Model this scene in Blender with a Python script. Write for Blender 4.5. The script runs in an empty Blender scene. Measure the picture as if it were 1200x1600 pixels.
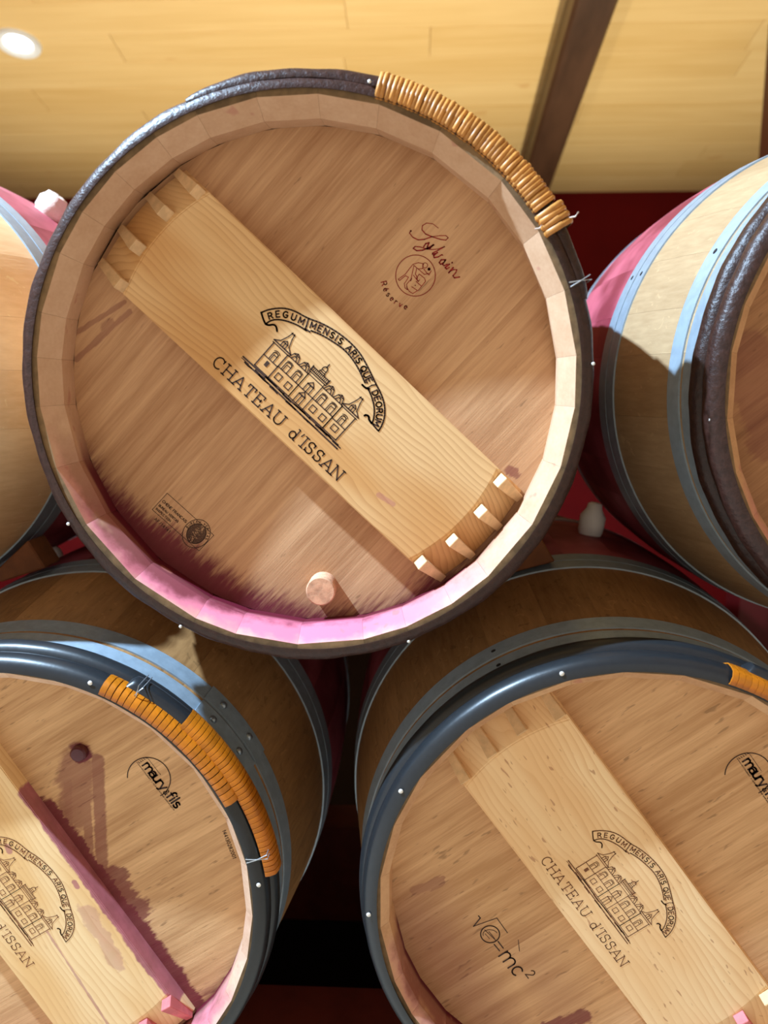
import bpy, bmesh, math, random
from mathutils import Vector
R = math.radians
random.seed(7)
scene = bpy.context.scene
col = scene.collection
H = 1.13                      # height of the viewer's eye above the cellar floor

# ------------------------------------------------------------------ camera, light, exposure
cam_d = bpy.data.cameras.new('camera'); cam = bpy.data.objects.new('camera', cam_d); col.objects.link(cam)
cam.location = (0, 0, H)
_y, _p = -0.0455, -0.1619
fwd = Vector((math.sin(_y)*math.cos(_p), math.cos(_y)*math.cos(_p), math.sin(_p)))
cam.rotation_euler = fwd.to_track_quat('-Z', 'Y').to_euler()
cam_d.sensor_fit = 'VERTICAL'; cam_d.sensor_height = 36; cam_d.sensor_width = 27; cam_d.lens = 27.0
cam_d.clip_start = 0.02
cam_d.dof.use_dof = True; cam_d.dof.focus_distance = 0.90; cam_d.dof.aperture_fstop = 3.6
scene.camera = cam

world = bpy.data.worlds.new('world'); scene.world = world; world.use_nodes = True
WB = world.node_tree.nodes['Background']
WB.inputs[0].default_value = (1.0, 0.87, 0.70, 1); WB.inputs[1].default_value = 0.80
scene.view_settings.view_transform = 'Standard'; scene.view_settings.look = 'None'
scene.view_settings.exposure = 0.0; scene.view_settings.gamma = 1.0
LAMP_COL = (0.53, 0.75, 1.0)

# ------------------------------------------------------------------ helpers
def lin(r, g, b):
    f = lambda c: (c/255/12.92) if c/255 <= .04045 else ((c/255+.055)/1.055)**2.4
    return (f(r), f(g), f(b), 1)

def obj(name, me, parent=None, loc=(0, 0, 0), rot=(0, 0, 0)):
    o = bpy.data.objects.new(name, me); col.objects.link(o)
    o.location = loc; o.rotation_euler = rot
    if parent: o.parent = parent
    return o
def tag(o, label=None, cat=None, group=None, kind=None):
    if label: o['label'] = label
    if cat: o['category'] = cat
    if group: o['group'] = group
    if kind: o['kind'] = kind
    return o
def mesh(name, v, f, mats, mi=None, smooth=None):
    me = bpy.data.meshes.new(name); me.from_pydata(v, [], f)
    for m in (mats if isinstance(mats, (list, tuple)) else [mats]): me.materials.append(m)
    if mi: me.polygons.foreach_set('material_index', mi)
    bm = bmesh.new(); bm.from_mesh(me); bmesh.ops.recalc_face_normals(bm, faces=bm.faces); bm.to_mesh(me); bm.free()
    if smooth is not None:
        me.polygons.foreach_set('use_smooth', [True]*len(me.polygons)); me.set_sharp_from_angle(angle=R(smooth))
    me.update(); return me
def box_vf(x0, x1, y0, y1, z0, z1):
    v = [(x, y, z) for x in (x0, x1) for y in (y0, y1) for z in (z0, z1)]
    return v, [(0, 1, 3, 2), (4, 6, 7, 5), (0, 4, 5, 1), (2, 3, 7, 6), (0, 2, 6, 4), (1, 5, 7, 3)]
def bevel_box(name, sx, sy, sz, m, b=.004):
    me = bpy.data.meshes.new(name); bm = bmesh.new(); bmesh.ops.create_cube(bm, size=1)
    for v in bm.verts: v.co = (v.co.x*sx, v.co.y*sy, v.co.z*sz)
    bmesh.ops.bevel(bm, geom=bm.edges[:], offset=b, segments=1, affect='EDGES'); bm.to_mesh(me); bm.free()
    me.materials.append(m); return me

class G:                                            # tiny node-graph writer
    def __init__(s, name, rough=.6, metal=0, spec=.5):
        s.m = bpy.data.materials.new(name); s.m.use_nodes = True; s.t = s.m.node_tree; s.n = s.t.nodes
        s.b = s.n['Principled BSDF']; s.b.inputs['Roughness'].default_value = rough
        s.b.inputs['Metallic'].default_value = metal; s.b.inputs['Specular IOR Level'].default_value = spec
        s._p = None
    def L(s, a, i):
        if hasattr(a, 'links'): s.t.links.new(a, i)
        else: i.default_value = a
    def math(s, op, *a, clamp=False):
        n = s.n.new('ShaderNodeMath'); n.operation = op; n.use_clamp = clamp
        for k, q in enumerate(a): s.L(q, n.inputs[k])
        return n.outputs[0]
    def P(s):
        if s._p is None:
            s._p = s.n.new('ShaderNodeTexCoord').outputs['Object']
            q = s.n.new('ShaderNodeSeparateXYZ'); s.L(s._p, q.inputs[0]); s.x, s.y, s.z = q.outputs
            s.rnd = s.n.new('ShaderNodeObjectInfo').outputs['Random']
        return s._p
    def vec(s, a, b, c):
        n = s.n.new('ShaderNodeCombineXYZ'); s.L(a, n.inputs[0]); s.L(b, n.inputs[1]); s.L(c, n.inputs[2]); return n.outputs[0]
    def noise(s, v, sc=1, det=3, rough=.55, dist=0):
        n = s.n.new('ShaderNodeTexNoise'); s.L(v, n.inputs['Vector']); n.inputs['Scale'].default_value = sc
        n.inputs['Detail'].default_value = det; n.inputs['Roughness'].default_value = rough; n.inputs['Distortion'].default_value = dist
        return n.outputs['Fac']
    def sm(s, v, a, b, lo=0, hi=1, t='SMOOTHSTEP'):
        n = s.n.new('ShaderNodeMapRange'); n.interpolation_type = t
        if a > b: a, b, lo, hi = b, a, hi, lo
        s.L(v, n.inputs['Value']); n.inputs['From Min'].default_value = a; n.inputs['From Max'].default_value = b
        n.inputs['To Min'].default_value = lo; n.inputs['To Max'].default_value = hi; return n.outputs[0]
    def mix(s, f, a, b, mode='MIX'):
        n = s.n.new('ShaderNodeMix'); n.data_type = 'RGBA'; n.blend_type = mode
        s.L(f, n.inputs[0]); s.L(a, n.inputs[6]); s.L(b, n.inputs[7]); return n.outputs[2]
    def ramp(s, f, st):
        n = s.n.new('ShaderNodeValToRGB'); e = n.color_ramp.elements
        while len(e) < len(st): e.new(.5)
        for k, (p, c) in enumerate(st): e[k].position = p; e[k].color = c if isinstance(c, tuple) else (c, c, c, 1)
        s.L(f, n.inputs[0]); return n.outputs[0]
    def capsule(s, px, pz, a, b):                   # distance to a segment in the head's plane
        ax, az = a; bx, bz = b; dx, dz = bx-ax, bz-az; l2 = max(dx*dx+dz*dz, 1e-9)
        ux = s.math('SUBTRACT', px, ax); uz = s.math('SUBTRACT', pz, az)
        h = s.math('DIVIDE', s.math('ADD', s.math('MULTIPLY', ux, dx), s.math('MULTIPLY', uz, dz)), l2, clamp=True)
        ex = s.math('SUBTRACT', ux, s.math('MULTIPLY', h, dx)); ez = s.math('SUBTRACT', uz, s.math('MULTIPLY', h, dz))
        return s.math('SQRT', s.math('ADD', s.math('MULTIPLY', ex, ex), s.math('MULTIPLY', ez, ez)))
    def polar(s):                                   # radius and angle clockwise from the top (0..1, top = .5)
        r = s.math('SQRT', s.math('ADD', s.math('MULTIPLY', s.x, s.x), s.math('MULTIPLY', s.z, s.z)))
        a = s.math('ARCTAN2', s.x, s.z); return r, s.math('ADD', s.math('DIVIDE', a, 2*math.pi), .5)
    def done(s, c, bump=None, strength=.3, dist=.001):
        s.L(c, s.b.inputs['Base Color'])
        if bump is not None:
            n = s.n.new('ShaderNodeBump'); n.inputs['Strength'].default_value = strength; n.inputs['Distance'].default_value = dist
            s.L(bump, n.inputs['Height']); s.L(n.outputs[0], s.b.inputs['Normal'])
        return s.m

WINE = lin(92, 14, 34)
def angf(deg): return deg/360+.5

def head_mat(name, ang, c_dark, c_light, radial=None, caps=(), hr=.27, soft=(), flk=.70):
    g = G(name, .62, spec=.3); g.P(); a = R(ang); ex, ez = math.cos(a), math.sin(a)
    v = g.math('ADD', g.math('MULTIPLY', g.x, ex), g.math('MULTIPLY', g.z, ez))
    u = g.math('ADD', g.math('MULTIPLY', g.x, -ez), g.math('MULTIPLY', g.z, ex))
    ro = g.math('MULTIPLY', g.rnd, 37)
    fine = g.noise(g.vec(g.math('MULTIPLY', u, 22), ro, g.math('MULTIPLY', v, 520)), 1, 3, .6)
    mid = g.noise(g.vec(g.math('MULTIPLY', u, 5), ro, g.math('MULTIPLY', v, 95)), 1, 3, .6, .3)
    broad = g.noise(g.vec(g.math('MULTIPLY', u, 5), ro, g.math('MULTIPLY', v, 14)), 1, 2)
    fleck = g.noise(g.vec(g.math('MULTIPLY', u, 38), ro, g.math('MULTIPLY', v, 190)), 1, 2)
    k = g.math('ADD', g.math('MULTIPLY', mid, .5), g.math('ADD', g.math('MULTIPLY', fine, .28), g.math('MULTIPLY', broad, .32)))
    k = g.math('ADD', k, g.math('MULTIPLY', g.math('SUBTRACT', g.rnd, .5), .12))
    c = g.mix(g.sm(k, .41, .70, t='LINEAR'), c_dark, c_light)
    c = g.mix(g.math('MULTIPLY', g.sm(fleck, flk, flk+.09), .55), c, tuple(q*.45 for q in c_dark[:3])+(1,))
    nn = g.noise(g.vec(g.math('MULTIPLY', u, 28), 0, g.math('MULTIPLY', v, 240)), 1, 3, .65)
    nn = g.math('SUBTRACT', nn, .5)
    msk = None
    blot = g.noise(g.P(), 45, 3)
    for (p, q, r, amp, st) in caps:
        d = g.math('ADD', g.capsule(g.x, g.z, p, q), g.math('MULTIPLY', nn, amp))
        d = g.math('ADD', d, g.math('MULTIPLY', g.math('SUBTRACT', blot, .5), amp))
        m = g.math('MULTIPLY', g.sm(d, r*1.12, r*.72), st); msk = m if msk is None else g.math('MAXIMUM', msk, m)
    for (p, q, r, st) in soft:
        d = g.math('ADD', g.capsule(g.x, g.z, p, q), g.math('MULTIPLY', g.math('SUBTRACT', broad, .5), .04))
        m = g.math('MULTIPLY', g.sm(d, r, 0), st); msk = m if msk is None else g.math('MAXIMUM', msk, m)
    if radial:
        r, f = g.polar(); th = g.math('MULTIPLY', g.ramp(f, [(angf(p), t*10) for p, t in radial]), .1)
        d = g.math('ADD', g.math('SUBTRACT', hr, r), g.math('MULTIPLY', nn, .060))
        e = g.math('SUBTRACT', th, d)
        m = g.math('MULTIPLY', g.sm(e, -.008, .026), g.sm(th, .0005, .004)); m = g.math('MULTIPLY', m, .94)
        msk = m if msk is None else g.math('MAXIMUM', msk, m)
    if msk is not None:
        wet = g.mix(g.math('MULTIPLY', blot, .5), WINE, lin(140, 48, 70)); c = g.mix(msk, c, wet)
    return g.done(c, fine, .35, .0006)

def stave_mat(name, c_dark, c_light, band=0., dirt=0.):
    g = G(name, .6, spec=.3); g.P(); ro = g.math('MULTIPLY', g.rnd, 41)
    fine = g.noise(g.vec(g.math('ADD', g.math('MULTIPLY', g.x, 160), ro), g.math('MULTIPLY', g.y, 9), g.math('MULTIPLY', g.z, 160)), 1, 3, .6)
    ray = g.noise(g.vec(g.math('ADD', g.math('MULTIPLY', g.x, 70), ro), g.math('MULTIPLY', g.y, 45), g.math('MULTIPLY', g.z, 70)), 1, 2, .5, 1.2)
    broad = g.noise(g.vec(g.math('ADD', g.math('MULTIPLY', g.x, 9), ro), g.math('MULTIPLY', g.y, 7), g.math('MULTIPLY', g.z, 9)), 1, 3)
    k = g.math('ADD', g.math('MULTIPLY', fine, .5), g.math('ADD', g.math('MULTIPLY', broad, .4), g.math('MULTIPLY', g.rnd, .22)))
    c = g.mix(g.sm(k, .35, .85, t='LINEAR'), c_dark, c_light)
    c = g.mix(g.math('MULTIPLY', g.sm(ray, .66, .72), .22), c, tuple(min(1, q*1.5) for q in c_light[:3])+(1,))
    if dirt: c = g.mix(g.math('MULTIPLY', g.sm(ray, .36, .30), dirt), c, tuple(q*.3 for q in c_dark[:3])+(1,))
    if band:
        dd = g.math('ABSOLUTE', g.math('SUBTRACT', g.y, .475))
        c = g.mix(g.math('MULTIPLY', g.sm(dd, .152, .146), band), c, g.mix(g.sm(broad, .35, .7), lin(120, 30, 50), lin(184, 86, 104)))
    return g.done(c, fine, .25, .0008)

def chime_mat(name, c_dark, c_light, radial, tint=lin(206, 110, 132), edge=lin(112, 28, 52)):
    g = G(name, .6, spec=.3); g.P(); ro = g.math('MULTIPLY', g.rnd, 41)
    n1 = g.noise(g.vec(g.math('ADD', g.math('MULTIPLY', g.x, 40), ro), g.math('MULTIPLY', g.y, 40), g.math('MULTIPLY', g.z, 40)), 1, 4, .6)
    n2 = g.noise(g.P(), 300, 2)
    n3 = g.noise(g.P(), 22, 3)
    k = g.math('ADD', g.math('MULTIPLY', n1, .55), g.math('ADD', g.math('MULTIPLY', n2, .25), g.math('MULTIPLY', g.rnd, .25)))
    c = g.mix(g.sm(k, .3, .75, t='LINEAR'), c_dark, c_light)
    r, f = g.polar()
    if radial:
        th = g.ramp(f, [(angf(p), t) for p, t in radial])
        m = g.math('MULTIPLY', th, g.sm(g.math('ADD', n3, g.math('MULTIPLY', th, .55)), .48, .78))
        gr = g.math('ADD', g.sm(r, .2605, .2735, t='LINEAR'), g.math('MULTIPLY', g.math('SUBTRACT', n1, .5), 1.2))
        lowb = g.ramp(f, [(angf(p), t) for p, t in ((-180, .75), (-165, .6), (-148, .2), (-125, -0.), (125, .4), (150, .7), (180, .75))])
        pk = g.mix(g.sm(g.math('ADD', gr, lowb), .30, .95), edge, tint)
        pk = g.mix(g.math('MULTIPLY', g.sm(g.math('ADD', gr, g.math('MULTIPLY', n3, .8)), .95, 1.6), .6), pk, c_light)
        deep = g.sm(g.y, .028, .045)                # soaked wood where the head meets the staves
        pk = g.mix(deep, pk, WINE)
        m = g.math('MAXIMUM', m, g.math('MULTIPLY', deep, g.sm(th, .05, .5)))
        c = g.mix(m, c, pk)
    spot = g.noise(g.P(), 38, 2); c = g.mix(g.math('MULTIPLY', g.sm(spot, .66, .72), .5), c, lin(170, 105, 90))
    return g.done(c, n1, .2, .0008)

def bar_mat(name, ang, c_dark, c_light, c_line, caps=(), freq=95, flecks=0., seed=0.):
    g = G(name, .5, spec=.35); g.P(); a = R(ang); ex, ez = math.cos(a), math.sin(a)
    u = g.math('ADD', g.math('MULTIPLY', g.x, ex), g.math('MULTIPLY', g.z, ez))
    v = g.math('ADD', g.math('MULTIPLY', g.x, -ez), g.math('MULTIPLY', g.z, ex))
    w = g.noise(g.vec(g.math('MULTIPLY', u, 4.5), seed, g.math('MULTIPLY', v, 16)), 1, 2, .45)
    w2 = g.noise(g.vec(g.math('MULTIPLY', u, 16), seed+3, g.math('MULTIPLY', v, 40)), 1, 2)
    k = g.math('ADD', g.math('MULTIPLY', v, freq), g.math('ADD', g.math('MULTIPLY', w, 7.5), g.math('MULTIPLY', w2, .6)))
    k = g.math('ADD', k, g.math('MULTIPLY', g.y, freq*.9))
    fr = g.math('FRACT', k); late = g.math('POWER', fr, 2.5); late = g.math('MULTIPLY', late, g.sm(fr, 1.0, .93))
    amp = g.noise(g.vec(g.math('MULTIPLY', u, 2.5), seed+7, g.math('MULTIPLY', v, 12)), 1, 2)
    late = g.math('MULTIPLY', late, g.sm(amp, .25, .65, .35, 1.))
    base = g.mix(g.sm(w, .35, .65), c_dark, c_light)
    fine = g.noise(g.vec(g.math('MULTIPLY', u, 30), seed, g.math('MULTIPLY', v, 600)), 1, 2)
    base = g.mix(g.math('MULTIPLY', fine, .18), base, c_line)
    c = g.mix(g.math('MULTIPLY', late, .62), base, c_line)
    if flecks:
        fl = g.noise(g.vec(g.math('MULTIPLY', u, 60), seed, g.math('MULTIPLY', v, 230)), 1, 1)
        c = g.mix(g.math('MULTIPLY', g.sm(fl, .70, .76), flecks), c, lin(150, 84, 52))
    bl = g.noise(g.P(), 55, 3); msk = None
    for (p, q, r, amp_, st) in caps:
        d = g.math('ADD', g.capsule(g.x, g.z, p, q), g.math('MULTIPLY', g.math('SUBTRACT', bl, .5), amp_))
        m = g.math('MULTIPLY', g.sm(d, r*1.1, r*.7), st); msk = m if msk is None else g.math('MAXIMUM', msk, m)
    if msk is not None: c = g.mix(msk, c, g.mix(bl, lin(110, 26, 62), lin(190, 98, 130)))
    return g.done(c, late, .15, .0005)

def plain(name, c, rough=.6, metal=0., var=.15, sc=60, spec=.5, bump=0., dist=.001, stretch=(1, 1, 1)):
    g = G(name, rough, metal, spec); g.P()
    n = g.noise(g.vec(g.math('MULTIPLY', g.x, stretch[0]), g.math('MULTIPLY', g.y, stretch[1]), g.math('MULTIPLY', g.z, stretch[2])), sc, 4, .6)
    d = tuple(q*(1-var) for q in c[:3])+(1,); e = tuple(min(1, q*(1+var)) for q in c[:3])+(1,)
    k = g.math('ADD', n, g.math('MULTIPLY', g.math('SUBTRACT', g.rnd, .5), .3))
    return g.done(g.mix(g.sm(k, .3, .7, t='LINEAR'), d, e), n if bump else None, bump, dist)

M = {}
M['steel'] = plain('galvanised_steel', lin(150, 166, 178), .42, .35, .14, 70, bump=.1)
M['bark'] = plain('chestnut_bark', lin(50, 29, 23), .40, 0, .35, 160, .35, .8, .0014)
M['painted'] = plain('blue_black_hoop', lin(31, 34, 37), .36, 0, .12, 200, .5, .1)
M['wicker'] = plain('tan_wicker', lin(190, 128, 60), .45, 0, .28, 90, .4, .3)
M['cane'] = plain('orange_cane', lin(182, 104, 13), .4, 0, .22, 120, .45, .2)
M['wire'] = plain('steel_wire', lin(190, 195, 200), .35, .8, .1)
M['nail'] = plain('nail_head', lin(225, 222, 215), .4, .2, .05)
M['rivet'] = plain('rivet_steel', lin(150, 160, 168), .35, .85, .1)
M['hole'] = plain('dark_nail', lin(30, 30, 32), .5, .2, .1)
M['brand_dark'] = plain('burnt_brand_dark', lin(66, 36, 16), .75, 0, .35, 130)
M['brand_brown'] = plain('burnt_brand_brown', lin(122, 74, 40), .75, 0, .3, 130)
M['ink'] = plain('black_ink', lin(54, 32, 22), .7, 0, .3, 130)
M['red_ink'] = plain('red_ink', lin(146, 18, 16), .7, 0, .2, 130)
M['peg'] = plain('peg_wood', lin(214, 176, 130), .6, 0, .16, 90, .3, .2, stretch=(1, 1, 1))
M['peg_pink'] = plain('stained_peg_wood', lin(214, 120, 120), .6, 0, .22, 60, .3, .2)
M['plug'] = plain('plug_wood', lin(196, 150, 118), .7, 0, .3, 110, .3, .5)
M['plug_wet'] = plain('soaked_plug', lin(70, 18, 28), .4, 0, .3, 90)
M['bung'] = plain('white_silicone', lin(244, 244, 242), .4, 0, .05)
M['cloth'] = plain('pale_bung_cloth', lin(206, 184, 170), .8, 0, .12, 60, .2, .6, .004)
M['wedge'] = plain('wedge_wood', lin(120, 70, 36), .7, 0, .25, 30, .3)
M['rim_dark'] = plain('weathered_rim', lin(122, 96, 66), .75, 0, .35, 70, .3, .5)
M['red_wall'] = plain('dark_red_paint', lin(96, 6, 6), .7, 0, .1, 6, .12)
M['red_post'] = plain('dark_red_post_paint', lin(80, 10, 12), .45, 0, .1, 8)
M['rail'] = plain('red_brown_rail', lin(92, 34, 22), .6, 0, .3, 14, .3)
M['floor'] = plain('cellar_floor', lin(26, 20, 17), .9, 0, .15, 9, .1)
M['aisle'] = plain('pale_bounce_floor', lin(206, 190, 168), .7, 0, .08, 9)
M['plaster'] = plain('side_wall_paint', lin(150, 110, 84), .8, 0, .06, 5)
M['rafter'] = plain('dark_rafter', lin(72, 50, 36), .42, 0, .4, 5, .4, stretch=(3, .6, 3))
M['seam'] = plain('ceiling_backing', lin(150, 108, 58), .7, 0, .05)

g = G('ceiling_pine', .38, spec=.4); g.P(); ro = g.math('MULTIPLY', g.rnd, 23)
n1 = g.noise(g.vec(g.math('ADD', g.math('MULTIPLY', g.x, 1.6), ro), g.math('MULTIPLY', g.y, 26), ro), 1, 4, .6, .4)
n2 = g.noise(g.vec(g.math('ADD', g.math('MULTIPLY', g.x, 5), ro), g.math('MULTIPLY', g.y, 14), ro), 1, 2)
k = g.math('ADD', g.math('MULTIPLY', n1, .65), g.math('ADD', g.math('MULTIPLY', g.rnd, .22), g.math('MULTIPLY', n2, .1)))
c = g.mix(g.sm(k, .28, .72, t='LINEAR'), lin(224, 188, 124), lin(244, 214, 156))
c = g.mix(g.math('MULTIPLY', g.sm(n2, .70, .78), .4), c, lin(206, 150, 84))
M['ceiling'] = g.done(c)

g = G('lamp_lens', .3); g.b.inputs['Emission Color'].default_value = (1, .98, .96, 1); g.b.inputs['Emission Strength'].default_value = 14; M['lens'] = g.done((1, 1, 1, 1))
M['trim'] = plain('white_lamp_trim', lin(235, 240, 244), .35, 0, .03)

# ------------------------------------------------------------------ the room
WY, WZ = 3.64, .854             # back wall distance, ceiling height there above the eye
def ceil_z(y): return H+WZ+(WY-y)*math.tan(R(12))
fl = obj('floor', mesh('floor', [(-2.6, -1.4, 0), (2.6, -1.4, 0), (2.6, .80, 0), (-2.6, .80, 0)], [(0, 1, 2, 3)], M['aisle'])); tag(fl, kind='structure')  # unseen front floor, made pale to bounce light onto the lower barrels
fl = obj('floor_bed', mesh('floor_bed', [(-2.6, .80, 0), (2.6, .80, 0), (2.6, 3.79, 0), (-2.6, 3.79, 0)], [(0, 1, 2, 3)], M['floor'])); tag(fl, kind='structure')
v, f = box_vf(-4, 4, WY, WY+.15, 0, H+WZ+.10); w = obj('wall_back', mesh('wall_back', v, f, M['red_wall'])); tag(w, kind='structure')
for nm, x0, x1 in (('shade_wall_left', -2.75, -2.6), ('shade_wall_right', 2.6, 2.75)):  # unseen side walls, added to keep side light off the back wall
    v, f = box_vf(x0, x1, .9, WY+.15, 0, H+WZ+.5); w = obj(nm, mesh(nm, v, f, M['red_wall'])); tag(w, kind='structure')
# sloping boarded ceiling: backing panel + separate boards, built flat then tilted with the roof slope
ceil = obj('ceiling', mesh('ceiling', *box_vf(-4, 4, -6.8, .15, .020, .06), M['seam']), loc=(0, WY, H+WZ), rot=(-R(12), 0, 0)); tag(ceil, kind='structure')
plank_me = {}
for L_ in (1.0, 1.3, 1.6):
    me = bevel_box('ceiling_plank', L_-.001, .1395, .02, M['ceiling'], .0015); plank_me[L_] = me
row = 0; yy = .085
while yy > -4.4:
    x = -4+random.uniform(-.9, 0)
    while x < 3.9:
        L_ = random.choice((1.0, 1.3, 1.6))
        if x+L_ > -2.6 and x < 2.6: obj('plank', plank_me[L_], ceil, (x+L_/2, yy, .010))
        x += L_
    yy -= .140; row += 1
# rafter, post, rails
rf = obj('rafter', bevel_box('rafter', .119, 6.2, .105, M['rafter'], .010), loc=(.473, .58, ceil_z(.58)-.056), rot=(-R(12), 0, 0))
tag(rf, 'dark brown timber rafter running down the sloping pale wood ceiling', 'rafter')
v, f = box_vf(1.043, 1.16, 2.46, 2.57, 0, ceil_z(2.57)-.003); po = obj('post', mesh('post', v, f, M['red_post']))
tag(po, 'dark red painted upright post behind the barrel at the right edge', 'post')
for yy, lb in ((1.0, 'front dark red timber rail under the lower barrels'), (1.52, 'rear dark red timber rail under the lower barrels')):
    rl = obj('timber_rail', bevel_box('timber_rail', 3.4, .10, H-.912, M['rail'], .006), loc=(-.1, yy, (H-.912)/2)); tag(rl, lb, 'rail', 'timber rails under the barrels')

# ------------------------------------------------------------------ ceiling lamps
def downlight(x, y, power, label, cone=150):
    z = ceil_z(y)
    e = obj('downlight', None, loc=(x, y, z), rot=(-R(12), 0, 0)); tag(e, label, 'lamp', 'recessed ceiling downlights')
    n = 40; pr = [(.070, -.001), (.066, -.010), (.050, -.008), (.042, -.003), (.042, .008), (.070, .008)]
    vv = [(r*math.cos(2*math.pi*i/n), r*math.sin(2*math.pi*i/n), q) for i in range(n) for r, q in pr]; m = len(pr)
    ff = [(i*m+j, i*m+(j+1) % m, ((i+1) % n)*m+(j+1) % m, ((i+1) % n)*m+j) for i in range(n) for j in range(m)]
    obj('trim_ring', mesh('trim_ring', vv, ff, M['trim'], smooth=40), e)
    vv = [(0, 0, -.005)]+[(.043*math.cos(2*math.pi*i/n), .043*math.sin(2*math.pi*i/n), -.003) for i in range(n)]
    obj('lens', mesh('lens', vv, [(0, 1+i, 1+(i+1) % n) for i in range(n)], M['lens'], smooth=60), e)
    ld = bpy.data.lights.new('downlight', 'SPOT'); ld.energy = power; ld.color = LAMP_COL; ld.shadow_soft_size = .018
    ld.spot_size = R(cone); ld.spot_blend = .35
    lo = bpy.data.objects.new('downlight_lamp', ld); col.objects.link(lo); lo.parent = e; lo.location = (0, 0, -.02)
    lo.rotation_euler = (R(12), 0, 0)
    return e
downlight(-1.225, .474, 720, 'recessed round downlight just in front of the barrel stack')
downlight(-1.280, 2.59, 8, 'recessed round white downlight glowing in the ceiling at upper left')

# warm uplights added out of sight behind the stack to brighten the boarded ceiling
def uplight(x, y, power, side):
    e = obj('added_uplight', None, loc=(x, y, 0)); tag(e, 'unseen black uplight added behind the stack to brighten the ceiling, the %s one' % side, 'lamp', 'added ceiling-fill uplights')
    n = 24; pr = [(.06, 0), (.06, .012), (.045, .02), (.05, .16), (.044, .16), (.03, .06)]
    vv = [(r*math.cos(2*math.pi*i/n), r*math.sin(2*math.pi*i/n), q) for i in range(n) for r, q in pr]; m = len(pr)
    ff = [(i*m+j, i*m+j+1, ((i+1) % n)*m+j+1, ((i+1) % n)*m+j) for i in range(n) for j in range(m-1)]
    obj('housing', mesh('housing', vv, ff, M['hole'], smooth=40), e)
    ld = bpy.data.lights.new('added_uplight', 'SPOT'); ld.energy = power; ld.color = (1.0, .90, .66); ld.shadow_soft_size = .04
    ld.spot_size = R(100); ld.spot_blend = 1.0
    lo = bpy.data.objects.new('added_uplight_lamp', ld); col.objects.link(lo); lo.parent = e; lo.location = (0, 0, .17); lo.rotation_euler = (R(180+6), 0, 0)
uplight(-1.0, 2.40, 134, 'left')
uplight(.72, 2.40, 134, 'right')

# ------------------------------------------------------------------ barrel geometry (x right, y = depth from the front end, z up; angles clockwise from the top)
LB, RE, RB = .95, .280, .334
def rad(t): return RE+(RB-RE)*(1-((t-LB/2)/(LB/2))**2)
def pol(r, t, a): return (r*math.sin(a), t, r*math.cos(a))

def ring_vf(prof, a0=None, a1=None, n=128):
    """sweep a closed (r, t) profile round the barrel; prof(a, f) -> list"""
    full = a0 is None; v = []; f = []
    cnt = n if full else n+1
    for i in range(cnt):
        q = i/n; a = 2*math.pi*q if full else R(a0+(a1-a0)*q)
        p = prof(a, q); m = len(p); v += [pol(r, t, a) for r, t in p]
    for i in range(n):
        k = (i+1) % cnt
        for j in range(m): f.append((i*m+j, i*m+(j+1) % m, k*m+(j+1) % m, k*m+j))
    if not full: f += [tuple(range(m)), tuple(n*m+j for j in range(m))]
    return v, f

def stave_me(a0, a1, chime, mats):
    ts = [0, .012, .03, .06, .1, .16, .24, .32, .4, .475, .55, .63, .71, .79, .85, .89, .92, .938, .95]
    outer = [(rad(t), t, 0) for t in ts]
    back = [(r, LB-t, 1) for r, t in chime]
    ins = [(rad(t)-.022, t, 1) for t in (.82, .6, .475, .35, .13)]
    front = [(r, t, 1) for r, t in reversed(chime)]
    prof = outer+back+ins+front; m = len(prof); K = 4; v = []
    for k in range(K+1):
        q = k/K
        for r, t, fl in prof:
            a = a0+(a1-a0)*q
            if fl:
                p0, p1 = Vector(pol(r, t, a0)), Vector(pol(r, t, a1)); v.append(tuple(p0.lerp(p1, q)))
            else: v.append(pol(r, t, a))
    f = []; mi = []
    no = len(outer)
    for k in range(K):
        for j in range(m):
            f.append((k*m+j, k*m+(j+1) % m, (k+1)*m+(j+1) % m, (k+1)*m+j))
            mi.append(0 if j < no-1 else (2 if j == m-1 or j == no-1 else 1))
    f += [tuple(range(m)), tuple(K*m+j for j in range(m))]; mi += [0, 0]
    return mesh('stave', v, f, mats, mi, smooth=28)

def board_me(s0, s1, rr, ang, t0, t1, m, gap=.00003):
    e = (math.cos(R(ang)), math.sin(R(ang))); n = (-e[1], e[0])
    s0 = max(s0+gap, -rr*.999); s1 = min(s1-gap, rr*.999); K = 8
    ss = [s0+(s1-s0)*i/K for i in range(K+1)]
    pts = [(s, math.sqrt(rr*rr-s*s)) for s in ss]+[(s, -math.sqrt(rr*rr-s*s)) for s in reversed(ss)]
    w = lambda s, q, t: (e[0]*s+n[0]*q, t, e[1]*s+n[1]*q)
    N = len(pts); v = [w(s, q, t0) for s, q in pts]+[w(s, q, t1) for s, q in pts]
    f = [tuple(range(N)), tuple(range(2*N-1, N-1, -1))]+[(i, (i+1) % N, N+(i+1) % N, N+i) for i in range(N)]
    return mesh('head_board', v, f, m)

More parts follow.
